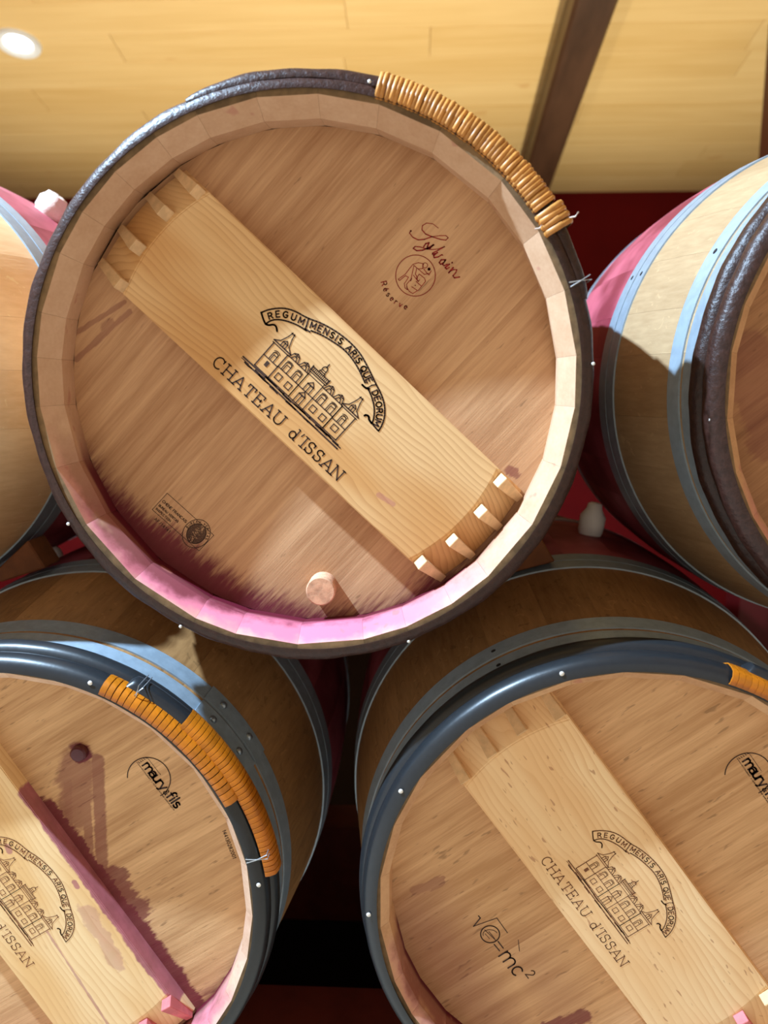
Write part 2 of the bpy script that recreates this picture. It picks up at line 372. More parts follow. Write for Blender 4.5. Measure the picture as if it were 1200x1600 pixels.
def bar_parts(b, parent, off, S, mats):
    (cx, cz), ang, hl, hw, TB, TH, rw = S['bar'], S['bar_ang'], S['hl'], S['hw'], S['TB'], S['TH'], S['rw']
    e = (math.cos(R(ang)), math.sin(R(ang))); n = (-e[1], e[0])
    w = lambda s, q, t: (cx+e[0]*s+n[0]*q, t, cz+e[1]*s+n[1]*q)
    cs, cn = cx*e[0]+cz*e[1], cx*n[0]+cz*n[1]
    sf = lambda q: hl+.012*(1-(q/hw)**2)
    so = lambda q, sg: math.sqrt(rw*rw-(q+cn)**2)-sg*cs
    K = 12; qs = [-hw+2*hw*i/K for i in range(K+1)]; v = []; f = []
    prof = lambda q: [(-so(q, -1), TH+.001), (-so(q, -1), TH-.004), (-sf(q), TB), (sf(q), TB), (so(q, 1), TH-.004), (so(q, 1), TH+.001)]
    for q in qs: v += [w(s, q, t) for s, t in prof(q)]
    for k in range(K):
        for j in range(5): f.append((k*6+j, k*6+j+1, (k+1)*6+j+1, (k+1)*6+j))
    f += [tuple(range(6)), tuple(K*6+j for j in range(6))]
    me = mesh('crossbar', v, f, mats['bar'])
    bm = bmesh.new(); bm.from_mesh(me)
    ed = [x for x in bm.edges if len(x.link_faces) == 2 and x.calc_face_angle() > .25 and all(vv.co.y < TH-.006 or abs(vv.co.y-TB) < 1e-5 for vv in x.verts)]
    bmesh.ops.bevel(bm, geom=ed, offset=.0012, segments=2, affect='EDGES'); bm.to_mesh(me); bm.free()
    bar = obj('crossbar', me, parent, off)
    for sg in (-1, 1):
        for i, q in enumerate((-.0625, -.0215, .0215, .0625)):
            q = q*hw/.0695+random.uniform(-.002, .002); a, b2 = sf(q), so(q, sg)-.001
            d = Vector((b2-a, TH-.004-TB)); ln = d.length; d.normalize(); nr = Vector((d.y, -d.x))   # nr points to the front
            if nr.y > 0: nr = -nr
            P0 = Vector((a, TB))+d*random.uniform(.001, .005); P1 = Vector((b2, TH-.004))
            h0, h1 = random.uniform(.0125, .0155), .0075; w0, w1 = random.uniform(.0062, .0072), .0045
            low = [(P0, w0), (P1, w1)]; v = []
            for (p, ww), hh in zip(low, (h0, h1)):
                for dq in (-ww, ww):
                    for k in (-.0015, hh):
                        pp = p+nr*k; v.append(w(sg*pp.x, q+dq, pp.y))
            f = [(0, 1, 3, 2), (4, 6, 7, 5), (0, 4, 5, 1), (2, 3, 7, 6), (0, 2, 6, 4), (1, 5, 7, 3)]
            me = mesh('peg', v, f, M['peg_pink'] if (sg, i) in S.get('pink_pegs', ()) else M['peg'])
            bm = bmesh.new(); bm.from_mesh(me); bmesh.ops.bevel(bm, geom=bm.edges[:], offset=.0007, segments=1, affect='EDGES'); bm.to_mesh(me); bm.free()
            obj('peg', me, parent, off)
    return bar, w

def turn_me(path, hw_, th, m, flat_=False):
    """one turn of the binding: a strip laid over the hoop at angle 0; path of (r, t)"""
    v = []; f = []; N = len(path); sec = [(-1, -.3), (-.86, .55), (0, 1), (.86, .55), (1, -.3)]; K = len(sec)
    if flat_: sec = [(-1, -.6), (-.97, .85), (0, 1), (.97, .85), (1, -.6)]
    for i, (r, t) in enumerate(path):
        p, q = path[max(0, i-1)], path[min(N-1, i+1)]; dr, dt = q[0]-p[0], q[1]-p[1]; l = math.hypot(dr, dt); nr, nt = dt/l, -dr/l
        for a, b in sec: v.append((a*hw_, t+nt*b*th, r+nr*b*th))
    for i in range(N-1):
        for j in range(K-1): f.append((i*K+j, i*K+j+1, (i+1)*K+j+1, (i+1)*K+j))
    return mesh('binding_turn', v, f, m, smooth=70)

def tube_vf(pts, r, k=6):
    v = []; f = []; pts = [Vector(p) for p in pts]
    for i, p in enumerate(pts):
        d = (pts[min(i+1, len(pts)-1)]-pts[max(i-1, 0)]).normalized(); a = d.orthogonal().normalized(); b = d.cross(a)
        for j in range(k): v.append(tuple(p+(a*math.cos(2*math.pi*j/k)+b*math.sin(2*math.pi*j/k))*r))
    for i in range(len(pts)-1):
        for j in range(k): f.append((i*k+j, i*k+(j+1) % k, (i+1)*k+(j+1) % k, (i+1)*k+j))
    f += [tuple(range(k)), tuple((len(pts)-1)*k+j for j in range(k))]
    return v, f

def stud(name, parent, off, a, r, t, rr, hh, m, axis='r'):
    """a small domed nail or rivet head; axis r: on the outside, axis t: on the front"""
    n = 10; A = R(a); er = Vector((math.sin(A), 0, math.cos(A))); ea = Vector((math.cos(A), 0, -math.sin(A))); et = Vector((0, -1, 0))
    c = er*r+Vector((0, t, 0)); up, e1, e2 = (er, ea, et) if axis == 'r' else (et, ea, er)
    v = []
    for k, (q, z) in enumerate(((1, -.3), (1, .25), (.7, .75))):
        v += [tuple(c+e1*rr*q*math.cos(2*math.pi*i/n)+e2*rr*q*math.sin(2*math.pi*i/n)+up*hh*z) for i in range(n)]
    v.append(tuple(c+up*hh)); f = []
    for k in range(2): f += [(k*n+i, k*n+(i+1) % n, (k+1)*n+(i+1) % n, (k+1)*n+i) for i in range(n)]
    f += [(2*n+i, 2*n+(i+1) % n, 3*n) for i in range(n)]
    return obj(name, mesh(name, v, f, m, smooth=50), parent, off)

def steel(t0, t1, dr=.0018):
    def p(a, q):
        ts = [t0, (t0+t1)/2, t1]; o = [(rad(t)+dr, t) for t in ts]; i = [(rad(t)-.001, t) for t in reversed(ts)]
        return o+i
    return p
def half_round(t0, t1, r0, h, wob=0., seed=0, taper=None, flat=0):
    def p(a, q):
        rnd = wob*(math.sin(a*7+seed)*.5+math.sin(a*17+seed*2.1)*.3+math.sin(a*41+seed*3)*.25)
        hh = h+rnd*h; sh = 1.
        if taper:
            d = min(q/taper, (1-q)/taper, 1.); sh = .35+.65*math.sqrt(max(0, d))
        mid = (t0+t1)/2+rnd*.004; hw_ = (t1-t0)/2*(1+.3*rnd); o = []
        for k in range(7):
            x = -1+2*k/6; y = (1-abs(x)**2.6)**.55 if abs(x) < 1 else 0
            base = r0(mid+x*hw_) if callable(r0) else r0
            o.append((base+.0008+hh*sh*(.25+.75*y), mid+x*hw_))
        b0 = r0(t1) if callable(r0) else r0; b1 = r0(t0) if callable(r0) else r0
        return o+[(b0-.0005, t1), (b1-.0005, t0)]
    return p

# ---- lettering: a small stroke font, drawn as flat ribbons lying on the wood
def el(cx, cy, rx, ry, a0, a1, n=10): return [(cx+rx*math.cos(R(a0+(a1-a0)*i/n)), cy+ry*math.sin(R(a0+(a1-a0)*i/n))) for i in range(n+1)]
F = {' ': (.4, []),
 'A': (.8, [[(0, 0), (.4, 1), (.8, 0)], [(.14, .34), (.66, .34)]]), 'B': (.62, [[(0, 0), (0, 1), (.36, 1)]+el(.36, .76, .22, .24, 90, -90)+[(0, .52), (.38, .52)]+el(.38, .26, .24, .26, 90, -90)+[(0, 0)]]),
 'C': (.78, [el(.42, .5, .42, .5, 48, 312, 16)]), 'D': (.72, [[(0, 0), (0, 1), (.3, 1)]+el(.3, .5, .42, .5, 90, -90, 12)+[(0, 0)]]),
 'E': (.6, [[(.6, 1), (0, 1), (0, 0), (.6, 0)], [(0, .52), (.5, .52)]]), 'F': (.55, [[(.55, 1), (0, 1), (0, 0)], [(0, .52), (.45, .52)]]),
 'G': (.82, [el(.42, .5, .42, .5, 48, 325, 16)+[(.80, .45), (.45, .45)]]), 'H': (.72, [[(0, 0), (0, 1)], [(.72, 0), (.72, 1)], [(0, .52), (.72, .52)]]),
 'I': (.08, [[(.04, 0), (.04, 1)]]), 'L': (.52, [[(0, 1), (0, 0), (.52, 0)]]), 'M': (.86, [[(0, 0), (0, 1), (.43, .25), (.86, 1), (.86, 0)]]),
 'N': (.74, [[(0, 0), (0, 1), (.74, 0), (.74, 1)]]), 'O': (.86, [el(.43, .5, .43, .5, 0, 360, 20)]), 'P': (.6, [[(0, 0), (0, 1), (.34, 1)]+el(.34, .73, .26, .27, 90, -90)+[(0, .46)]]),
 'Q': (.86, [el(.43, .5, .43, .5, 0, 360, 20), [(.5, .25), (.85, -.06)]]), 'R': (.66, [[(0, 0), (0, 1), (.36, 1)]+el(.36, .74, .26, .26, 90, -90)+[(0, .48)], [(.34, .48), (.66, 0)]]),
 'S': (.62, [el(.31, .75, .28, .25, 35, 250, 10)+el(.31, .26, .31, .26, 75, -145, 10)]), 'T': (.72, [[(0, 1), (.72, 1)], [(.36, 1), (.36, 0)]]),
 'U': (.72, [[(0, 1), (0, .32)]+el(.36, .32, .36, .32, 180, 360, 10)+[(.72, 1)]]), 'V': (.76, [[(0, 1), (.38, 0), (.76, 1)]]),
 "'": (.15, [[(.1, 1), (.03, .72)]]), '/': (.42, [[(0, -.05), (.42, 1.05)]]), '=': (.6, [[(0, .35), (.6, .35)], [(0, .62), (.6, .62)]]),
 '0': (.56, [el(.28, .5, .28, .5, 0, 360, 16)]), '1': (.3, [[(0, .75), (.25, 1), (.25, 0)]]), '2': (.56, [el(.28, .72, .27, .28, 165, -35, 9)+[(0, 0), (.58, 0)]]),
 '3': (.56, [el(.26, .74, .26, .26, 150, -90, 9), el(.26, .25, .29, .26, 90, -150, 9)]), '4': (.6, [[(.45, 0), (.45, 1), (0, .3), (.6, .3)]]), '8': (.56, [el(.28, .74, .23, .26, 0, 360, 14), el(.28, .25, .28, .25, 0, 360, 14)]),
 'd': (.58, [el(.28, .31, .27, .31, 0, 360, 14), [(.56, 1.02), (.56, 0)]]), 'a': (.54, [el(.26, .2, .26, .2, 0, 360, 12), el(.27, .42, .26, .2, 150, 0, 8)+[(.53, 0)]]),
 'm': (.92, [[(0, 0), (0, .62)], el(.22, .4, .22, .22, 170, 0, 8)+[(.44, 0)], el(.68, .4, .24, .22, 170, 0, 8)+[(.92, 0)]]),
 'u': (.52, [[(0, .62), (0, .22)]+el(.25, .22, .25, .22, 180, 350, 8), [(.51, .62), (.51, 0)]]), 'r': (.36, [[(0, 0), (0, .62)], el(.22, .38, .22, .24, 175, 60, 6)]),
 'y': (.54, [[(0, .62), (.27, .02)], [(.54, .62), (.2, -.2), (.06, -.24)]]), '&': (.62, [[(.6, 0), (.14, .62)]+el(.28, .74, .16, .17, 200, -30, 8)+[(.08, .3)]+el(.25, .18, .22, .19, 150, 320, 8)+[(.58, .42)]]),
 'f': (.36, [el(.32, .78, .18, .22, 70, 180, 6)+[(.14, 0)], [(0, .6), (.34, .6)]]), 'i': (.1, [[(.05, 0), (.05, .62)], [(.05, .84), (.05, .9)]]), 'l': (.1, [[(.05, 0), (.05, 1)]]),
 's': (.44, [el(.22, .47, .2, .16, 40, 250, 8)+el(.22, .16, .22, .17, 75, -145, 8)]), 'e': (.52, [[(.02, .33), (.5, .33)]+el(.26, .31, .25, .31, 5, 310, 12)]),
 'v': (.5, [[(0, .62), (.25, 0), (.5, .62)]]), 'c': (.5, [el(.27, .31, .27, .31, 50, 310, 12)]), 'é': (.52, [[(.02, .33), (.5, .33)]+el(.26, .31, .25, .31, 5, 310, 12), [(.22, .75), (.4, .95)]]),
}
SER = {'C': [[(.72, .72), (.74, .98)]], 'H': [[(-.14, 0), (.14, 0)], [(-.14, 1), (.14, 1)], [(.58, 0), (.86, 0)], [(.58, 1), (.86, 1)]], 'A': [[(-.14, 0), (.16, 0)], [(.64, 0), (.94, 0)]],
 'T': [[(0, 1), (0, .76)], [(.72, 1), (.72, .76)], [(.2, 0), (.52, 0)]], 'E': [[(.6, 1), (.6, .78)], [(.6, 0), (.6, .24)], [(-.12, 0), (0, 0)], [(-.12, 1), (0, 1)], [(.44, .42), (.44, .62)]],
 'U': [[(-.14, 1), (.14, 1)], [(.58, 1), (.86, 1)]], 'd': [[(.42, 1.02), (.56, 1.02)], [(.56, 0), (.7, 0)]], 'I': [[(-.14, 0), (.22, 0)], [(-.14, 1), (.22, 1)]],
 'S': [[(.56, .72), (.58, .98)], [(.02, .28), (.02, .02)]], 'N': [[(-.14, 0), (.14, 0)], [(-.14, 1), (.02, 1)], [(.6, 1), (.88, 1)]]}

class Mark:
    """collects pen strokes in a flat frame and turns them into one thin printed mesh"""
    def __init__(s): s.v = []; s.f = []
    def quad(s, pts): s.f.append(tuple(range(len(s.v), len(s.v)+len(pts)))); s.v += pts
    def line(s, pts, w, w1=None, closed=False):
        if closed: pts = list(pts)+[pts[0]]
        n = len(pts)
        for i in range(n):
            h = (w if w1 is None else w+(w1-w)*i/max(1, n-1))/2
            s.quad([(pts[i][0]+h*math.cos(k*math.pi/4), pts[i][1]+h*math.sin(k*math.pi/4)) for k in range(8)])
            if i < n-1:
                (x0, y0), (x1, y1) = pts[i], pts[i+1]; l = math.hypot(x1-x0, y1-y0)
                if l < 1e-9: continue
                nx, ny = -(y1-y0)/l*h, (x1-x0)/l*h; s.quad([(x0+nx, y0+ny), (x1+nx, y1+ny), (x1-nx, y1-ny), (x0-nx, y0-ny)])
    def text(s, txt, x, y, h, w, ang=0, sp=.22, serif=False, fit=None, sx=1.):
        tot = sum(F[c][0]*sx+sp for c in txt)-sp
        if fit: k = (fit/h-sum(F[c][0]*sx for c in txt))/(len(txt)-1); sp = k
        ca, sa = math.cos(R(ang)), math.sin(R(ang)); cx = 0
        for c in txt:
            for st in F[c][1]+(SER.get(c, []) if serif else []):
                s.line([(x+((px*sx+cx)*ca-py*sa)*h, y+((px*sx+cx)*sa+py*ca)*h) for px, py in st], w)
            cx += F[c][0]*sx+sp
    def arc_text(s, txt, path, h, w, d0, d1):
        """letters set along a polyline between the distances d0 and d1"""
        L = [0]
        for i in range(1, len(path)): L.append(L[-1]+math.dist(path[i], path[i-1]))
        def at(d):
            d = min(max(d, 0), L[-1]-1e-6); i = max(k for k in range(len(L)) if L[k] <= d); i = min(i, len(path)-2); q = (d-L[i])/(L[i+1]-L[i])
            return path[i][0]+(path[i+1][0]-path[i][0])*q, path[i][1]+(path[i+1][1]-path[i][1])*q
        ws = [F[c][0]*h for c in txt]; gap = (d1-d0-sum(ws))/max(1, len(txt)-1); d = d0
        for c, wd in zip(txt, ws):
            p0, p1 = at(d-.002), at(d+wd+.002); a = math.degrees(math.atan2(p1[1]-p0[1], p1[0]-p0[0])); q0, q1 = at(d), at(d+wd)
            mx, my = (q0[0]+q1[0])/2, (q0[1]+q1[1])/2; ca, sa = math.cos(R(a)), math.sin(R(a))
            s.text(c, mx-ca*wd/2+sa*h/2, my-sa*wd/2-ca*h/2, h, w, a); d += wd+gap
    def build(s, name, m, parent, to3, off=(0, 0, 0), keep=None):
        return obj(name, mesh(name, [to3(x, y) for x, y in s.v], s.f, m), parent, off)

def crest(k=1., pen=1.):
    """chateau front with motto ribbon and name; frame: x along the bar, y across, metres"""
    mk = Mark(); q = lambda pts: [(x*.001, y*.001) for x, y in pts]; W = .00105*pen
    ln = lambda *p, w=1., c=False: mk.line(q(p), W*w, closed=c)
    b, fl, ro = -31.5, -15.5, 0.
    # towers
    for x0, x1, sg in ((-60.5, -41, -1), (37.5, 56.5, 1)):
        xm = (x0+x1)/2
        ln((x0, b), (x0, ro), w=1.2); ln((x1, b), (x1, ro), w=1.2); ln((x0, fl-1), (x1, fl-1)); ln((x0, b), (x1, b))
        ln((x0-1.5, ro), (x1+1.5, ro)); ln((x0-2, ro+2.4), (x1+2, ro+2.4), w=1.3)
        ln((x0-2, ro+2.4), (x0+4, ro+6.5), (xm-2.5, ro+15), (xm-1.2, ro+21)); ln((x1+2, ro+2.4), (x1-4, ro+6.5), (xm+2.5, ro+15), (xm+1.2, ro+21))
        ln((xm-2.2, ro+20), (xm+2.2, ro+20)); ln((xm-3, ro+2.6), (xm-3, ro+7.5), (xm, ro+10.5), (xm+3, ro+7.5), (xm+3, ro+2.6)); ln((xm, ro+3), (xm, ro+8)); ln((xm-3, ro+7.3), (xm+3, ro+7.3), w=.8)
        ln(*([(xm-3, fl), (xm-3, fl+7)]+el(xm, fl+7, 3, 2.2, 180, 0, 6)+[(xm+3, fl)])); ln((xm-1.2, fl), (xm-1.2, fl+6), (xm+3, fl+6), w=.8); ln(*el(xm, fl+8, 4.2, 3, 150, 30, 5), w=.8)
    mk.quad(q([(-53.5, -25), (-49.5, -25), (-49.5, -19), (-53.5, -19)])); ln((43.5, -26), (50.5, -26), (50.5, -20), (43.5, -20), c=True)
    # wings
    for x0, x1 in ((-41, -12), (8.5, 37.5)):
        ln((x0, b), (x1, b)); ln((x0, fl), (x1, fl)); ln((x0, ro+.4), (x1, ro+.4)); ln((x1, b), (x1, ro))
        for cx in (x0+(x1-x0)*.27, x0+(x1-x0)*.74):
            ln((cx-3.2, -27), (cx+3.2, -27), (cx+3.2, -20.5), (cx-3.2, -20.5), c=True)
            ln(*([(cx-3.6, fl), (cx-3.6, fl+8.5)]+el(cx, fl+8.5, 3.6, 2.4, 180, 0, 6)+[(cx+3.6, fl)])); ln((cx-1.6, fl), (cx-1.6, fl+7.5), (cx+3.4, fl+7.5), w=.8); ln(*el(cx, fl+9.6, 4.4, 2.6, 150, 30, 5), w=.8)
            ln((cx-6, ro+.4), (cx-3.5, ro+6.5), (cx, ro+8.6), (cx+3.5, ro+6.5), (cx+6, ro+.4)); ln((cx-3, ro+.6), (cx-1.2, ro+4.4), (cx+1.2, ro+4.4), (cx+3, ro+.6)); ln((cx, ro+4.6), (cx, ro+8)); ln((cx-3.3, ro+6.2), (cx+3.3, ro+6.2), w=.8)
    # centre pavilion with balustrade and cupola
    ln((-12, b), (-12, 4)); ln((8.5, b), (8.5, 4)); ln((-12, b), (8.5, b)); ln((-13, 4), (9.5, 4)); ln((-12, fl), (8.5, fl)); ln((-12, 1), (8.5, 1), w=.8)
    for y0, hh in ((b, 10.5), (fl, 8.5)):
        cx = -1.7; ln((cx-4, y0), (cx-4, y0+hh), (cx, y0+hh+4.4), (cx+4, y0+hh), (cx+4, y0)); ln((cx-4, y0+hh), (cx+4, y0+hh), w=1.4); ln((cx, y0), (cx, y0+hh))
    ln((-13.5, 6), (10, 6)); ln((-13.5, 10), (10, 10)); ln((-13.5, 4), (-13.5, 11)); ln((10, 4), (10, 11))
    for i in range(12): ln((-12.5+i*1.95, 6), (-12.5+i*1.95, 10), w=.8)
    ln((-5.4, 10.5), (-5.4, 12), (1.6, 12), (1.6, 10.5)); ln(*([(-4.6, 12), (-4.4, 14)]+el(-1.9, 14.5, 2.9, 4.6, 175, 5, 8)+[(.8, 12)])); ln((-1.9, 18.5), (-1.9, 23), w=1.2); ln((-4.4, 14.3), (.6, 14.3), w=.8)
    # ground
    rg = random.Random(3)
    for i in range(17):
        x = -74+i*7.9+rg.uniform(-3, 3); y = -32.6-rg.random()*5.2; l = rg.uniform(6, 17); ln((x, y), (x+l*.5, y+rg.uniform(-.5, .5)), (x+l, y+rg.uniform(-.6, .4)), w=rg.uniform(.7, 1.5))
    ln((-75, -33.4), (-40, -33), (-10, -33.6), (20, -33), (62, -33.8), w=1.6); ln((-70, -36.6), (-30, -36.2), (10, -36.9), (64, -37.3), w=1.5)
    # motto ribbon
    out = [(-90.9, 13.8), (-86.4, 22.8), (-76.3, 33.8), (-64.8, 39.5), (-50.9, 42.6), (-36.7, 49.1), (-17.5, 53.7), (-.2, 55), (14.4, 53.7), (29, 48.9), (39.2, 45.1), (48.7, 41.3), (58.6, 38), (68.9, 32.4), (76.9, 24.6), (81.9, 15.6), (83.7, 7.1)]
    i1 = [(-79.8, 7.8), (-78, 15.2), (-72.1, 21.7), (-62.1, 27.3), (-52, 30.9), (-43.3, 32.4)]; i2 = [(-39.7, 35.7), (-28.7, 40.2), (-14.7, 43.2), (.1, 45.4), (15.6, 43.2), (27.6, 39.3), (38.7, 34.6)]
    i3 = [(43.9, 32.7), (51.6, 29.8), (60.6, 24.7), (67, 18.8), (72, 11.5), (72.7, 8), (83.7, 7.1)]
    def soft(p):                                     # Chaikin smoothing for the ribbon's curves
        for _ in range(2):
            n = [p[0]]
            for a, c2 in zip(p, p[1:]): n += [(a[0]*.75+c2[0]*.25, a[1]*.75+c2[1]*.25), (a[0]*.25+c2[0]*.75, a[1]*.25+c2[1]*.75)]
            p = n+[p[-1]]
        return p
    for p in (out, i1, i2, i3): ln(*soft(p), w=1.45)
    ln(*soft([(-90.9, 13.8), (-85.6, 10.6), (-79.8, 7.8), (-76.2, 9.4), (-73.3, 13.7), (-69.5, 14), (-65.8, 10.8)]), w=1.7); ln((-50, 43.4), (-46.6, 35.9), (-45.5, 32.9), (-39.8, 34), w=1.5)
    ln((48.4, 41.2), (45.6, 37.5), (44.4, 32.9), w=1.2); ln(*soft([(37.7, 31.1), (42.9, 31), (46.1, 33.1)]), w=1.8); ln(*soft([(72.7, 8), (67.5, 9), (65.8, 11.7), (61.8, 10.5), (61.7, 8.8)]), w=1.9)
    mid = q(soft([(-85, 10.7), (-82.2, 17.5), (-75, 27.5), (-63.5, 33.5), (-51.5, 36.9), (-33, 44.6), (-16, 48.5), (0, 50.2), (15, 48.4), (28.3, 44.1), (38.9, 39.9), (46.5, 37), (55, 34), (64.6, 28.6), (72, 21.8), (77, 13.5), (78.2, 7.4)]))
    h = .0061; w = W*1.35
    for t, a, c2 in (('REGUM', .006, .045), ('MENSIS', .053, .0905), ('ARIS', .098, .1185), ('QUE', .1240, .1415), ('DEORUM', .1525, .190)): mk.arc_text(t, mid, h, w, a, c2)
    # name
    mk.text("CHATEAU", -.0945, -.0625, .0128, W*1.25, 0, serif=True, fit=.0955); mk.text("d'ISSAN", .0150, -.0630, .0128, W*1.25, 0, serif=True, fit=.0715)
    return mk

def cooper_mark():
    """arc, bold name and a line of tiny letters; frame: x along the lettering, origin at the arc's centre, metres"""
    mk = Mark(); mk.line(el(0, 0, .0258, .0258, 236, -5, 34), .0011)
    mk.line([(-.0222, .0140), (.0045, .0140)], .0005); mk.line([(-.0240, .0000), (-.0130, .0000)], .0005)
    for i in range(5): mk.line([(-.0232, .0018+i*.0027), (-.0212, .0018+i*.0027)], .0006); mk.line([(-.0212, .0018+i*.0027), (-.0212, .0029+i*.0027)], .0006)
    mk.text('maury', -.0165, .0028, .0124, .0020, fit=.0380); mk.text('&', .0238, .0028, .0078, .0010); mk.text('fils', .0300, .0028, .0125, .0022, fit=.0185)
    rg = random.Random(5)
    for x0, x1 in ((-.0130, .0040), (.0062, .0066), (.0085, .0300), (.0315, .0410), (.0425, .0500)):
        x = x0
        while x < x1-.0003:
            hh = .0013; mk.line([(x, -.0006), (x, -.0006+hh)], .0004)
            if rg.random() < .7: mk.line([(x, -.0006+rg.choice((0, .5, 1))*hh), (x+.0007, -.0006+rg.choice((0, .5, 1))*hh)], .0004)
            x += .0013
    return mk

# ------------------------------------------------------------------ barrels
CH_C = [(.2745, 0), (.2605, .025), (.2650, .060), (.272, .085)]
CH_L = [(.2760, 0), (.2665, .010), (.2640, .055), (.272, .085)]
OAKD, OAKL = lin(150, 106, 70), lin(196, 148, 104)

def barrel(key, name, label, loc, S):
    X, Y, Z = loc
    root = obj(name, None, loc=(X, Y+LB/2, H+Z-RB)); tag(root, label, 'barrel', 'oak wine barrels in the stack')
    off = (0, -LB/2, RB); rnd = random.Random(S['seed']); S['off'] = off; S['root'] = root
    mats = [S['stave'], S['chime'], S['rim']]
    # staves
    ws = [rnd.uniform(.75, 1.3) for _ in range(29)]; tot = sum(ws); a = R(S.get('a0', 5)); gap = .0003
    for w_ in ws:
        a1 = a+2*math.pi*w_/tot; obj('stave', stave_me(a+gap, a1-gap, S['ch'], mats), root, off); a = a1
    # heads, front and back
    TH = S['TH']; rr = S['rh']; s_ = -rr
    while s_ < rr-.02:
        w_ = rnd.uniform(.055, .085); e_ = s_+w_
        if rr-e_ < .03: e_ = rr
        obj('head_board', board_me(s_, e_, rr, S['bar_ang'], TH, TH+.02, S['head']), root, off); s_ = e_
    obj('rear_head', board_me(-rr, rr, rr, S['bar_ang'], LB-TH-.02, LB-TH, S['head']), root, off)
    # steel hoops: two behind each chime, two at each quarter
    hoops = []
    for t0, t1 in S['hoops']:
        for m_ in (0, 1):
            u0, u1 = (t0, t1) if not m_ else (LB-t1, LB-t0)
            h = obj('steel_hoop', mesh('steel_hoop', *ring_vf(steel(u0, u1), n=144), M['steel'], smooth=40), root, off)
            if not m_: hoops.append(h)
    S['steel'] = hoops
    # wooden hoops at the rim
    hm = S['hoop_mat']; wob = S['wob']; S['wood'] = []
    for k, (t0, t1) in enumerate(S['wood_t']):
        h = obj(S['hoop_name'], mesh(S['hoop_name'], *ring_vf(half_round(t0, t1, rad, S['wood_h'], wob, S['seed']+k), n=180), hm, smooth=50), root, off); S['wood'].append(h)
    t0, t1 = S['wood_t'][0]
    obj(S['hoop_name'], mesh(S['hoop_name'], *ring_vf(half_round(LB-t1, LB-t0, rad, S['wood_h'], wob, 9), n=144), hm, smooth=50), root, off)
    if 'bar' in S:
        S['crossbar'], S['w'] = bar_parts(key, root, off, S, {'bar': S['barm']})
    return root

def binding(hoop, a0, a1, n, path, hw_, th, m, jit=0.):
    mes = [turn_me([(r+random.uniform(-jit, jit), t+random.uniform(-jit, jit)) for r, t in path], hw_*random.uniform(.93, 1.05), th, m, not jit) for _ in range(4)]
    for i in range(n):
        a = a0+(a1-a0)*(i+.5)/n
        obj('binding_turn', random.choice(mes), hoop, (0, 0, 0), (0, R(a+random.uniform(-.12, .12)*(1 if jit else 0)), 0))
def wire(hoop, a, r0, r1, t0, t1, twist=.004):
    A = R(a); B = R(a+.9); pts = [pol(r0, t0+.004, A), pol(r0-.001, t0-.003, A), pol((r0+r1)/2, t0-.004, (A+B)/2), pol(r1, t0-.002, B), pol(r1+.001, t1, B)]
    obj('wire_tie', mesh('wire_tie', *tube_vf(pts, .0006), M['wire'], smooth=60), hoop)
    pts = [pol(r0, t0+.004, B), pol(r0-.001, t0-.003, B), pol((r0+r1)/2, t0-.0045, (A+B)/2), pol(r1, t0-.002, A), pol(r1+.001, t1, A)]
    obj('wire_tie', mesh('wire_tie', *tube_vf(pts, .0006), M['wire'], smooth=60), hoop)

SH = [(.049, .074), (.081, .106), (.268, .296), (.299, .327)]
base = dict(ch=CH_C, TH=.068, TB=.040, rh=.2665, rw=.2585, hoops=SH, wood_t=[(-.003, .020), (.022, .045)], hl=.2067, hw=.0695, bar_ang=-43.15, rim=M['rim_dark'])

# -- centre barrel
C = dict(base, seed=11, a0=4, bar=(.0042, .0028), bar_ang=-43.15, hoop_mat=M['bark'], hoop_name='chestnut_hoop', wob=.16, wood_h=.0105,
    head=head_mat('head_oak_centre', -43, lin(172, 126, 88), lin(210, 166, 124),
        radial=[(-180, .022), (-164, .032), (-142, .050), (-132, .042), (-115, .019), (-102, 0), (118, 0), (140, .010), (149, .026), (160, .012), (180, .020)],
        caps=[((.2185, -.094), (.2235, -.096), .0065, .010, .6), ((-.262, .056), (-.205, .089), .0030, .004, .42), ((-.262, .028), (-.2, .079), .0034, .004, .42), ((-.226, .062), (-.222, .066), .007, .006, .35)], hr=.2665),
    stave=stave_mat('stave_oak_centre', lin(140, 100, 64), lin(200, 158, 112), .9),
    chime=chime_mat('chime_oak_centre', lin(184, 144, 110), lin(208, 172, 140), [(-180, 1), (-160, .95), (-140, .9), (-120, .7), (-104, .25), (-90, 0), (85, 0), (110, .12), (135, .3), (152, .8), (168, 1), (180, 1)]),
    barm=bar_mat('bar_pine_centre', -43, lin(212, 160, 100), lin(232, 192, 138), lin(172, 114, 62), caps=[((.075, -.118), (.090, -.128), .0035, .006, .35)], freq=150, seed=1.3))
root_c = barrel('C', 'wine_barrel', 'middle barrel of the top row, bound with tan wicker and dark bark hoops', (-.118, .784, .002), C)
off = C['off']; Wd = C['wood']
lap = obj('hoop_overlap', mesh('hoop_overlap', *ring_vf(half_round(.000, .019, lambda t: rad(t)+.0095, .0085, .18, 5, taper=.14), -22, 73.5, n=70), M['bark'], smooth=50), root_c, off)
pw = [(.2805, .006), (.2800, -.001), (.2815, -.0045), (.2915, -.0050), (.3005, -.0030), (.3035, .003), (.3045, .012), (.3050, .024), (.3040, .040), (.296, .046)]
binding(lap, 15.2, 54.5, 43, pw, .00255, .0019, M['wicker'], .0006)
pw2 = [(r+.0035 if r > .285 else r-.001, t-.001 if t < .02 else t+.001) for r, t in pw]
binding(lap, 55.0, 59.6, 4, pw2, .0030, .0018, M['wicker'], .0006)
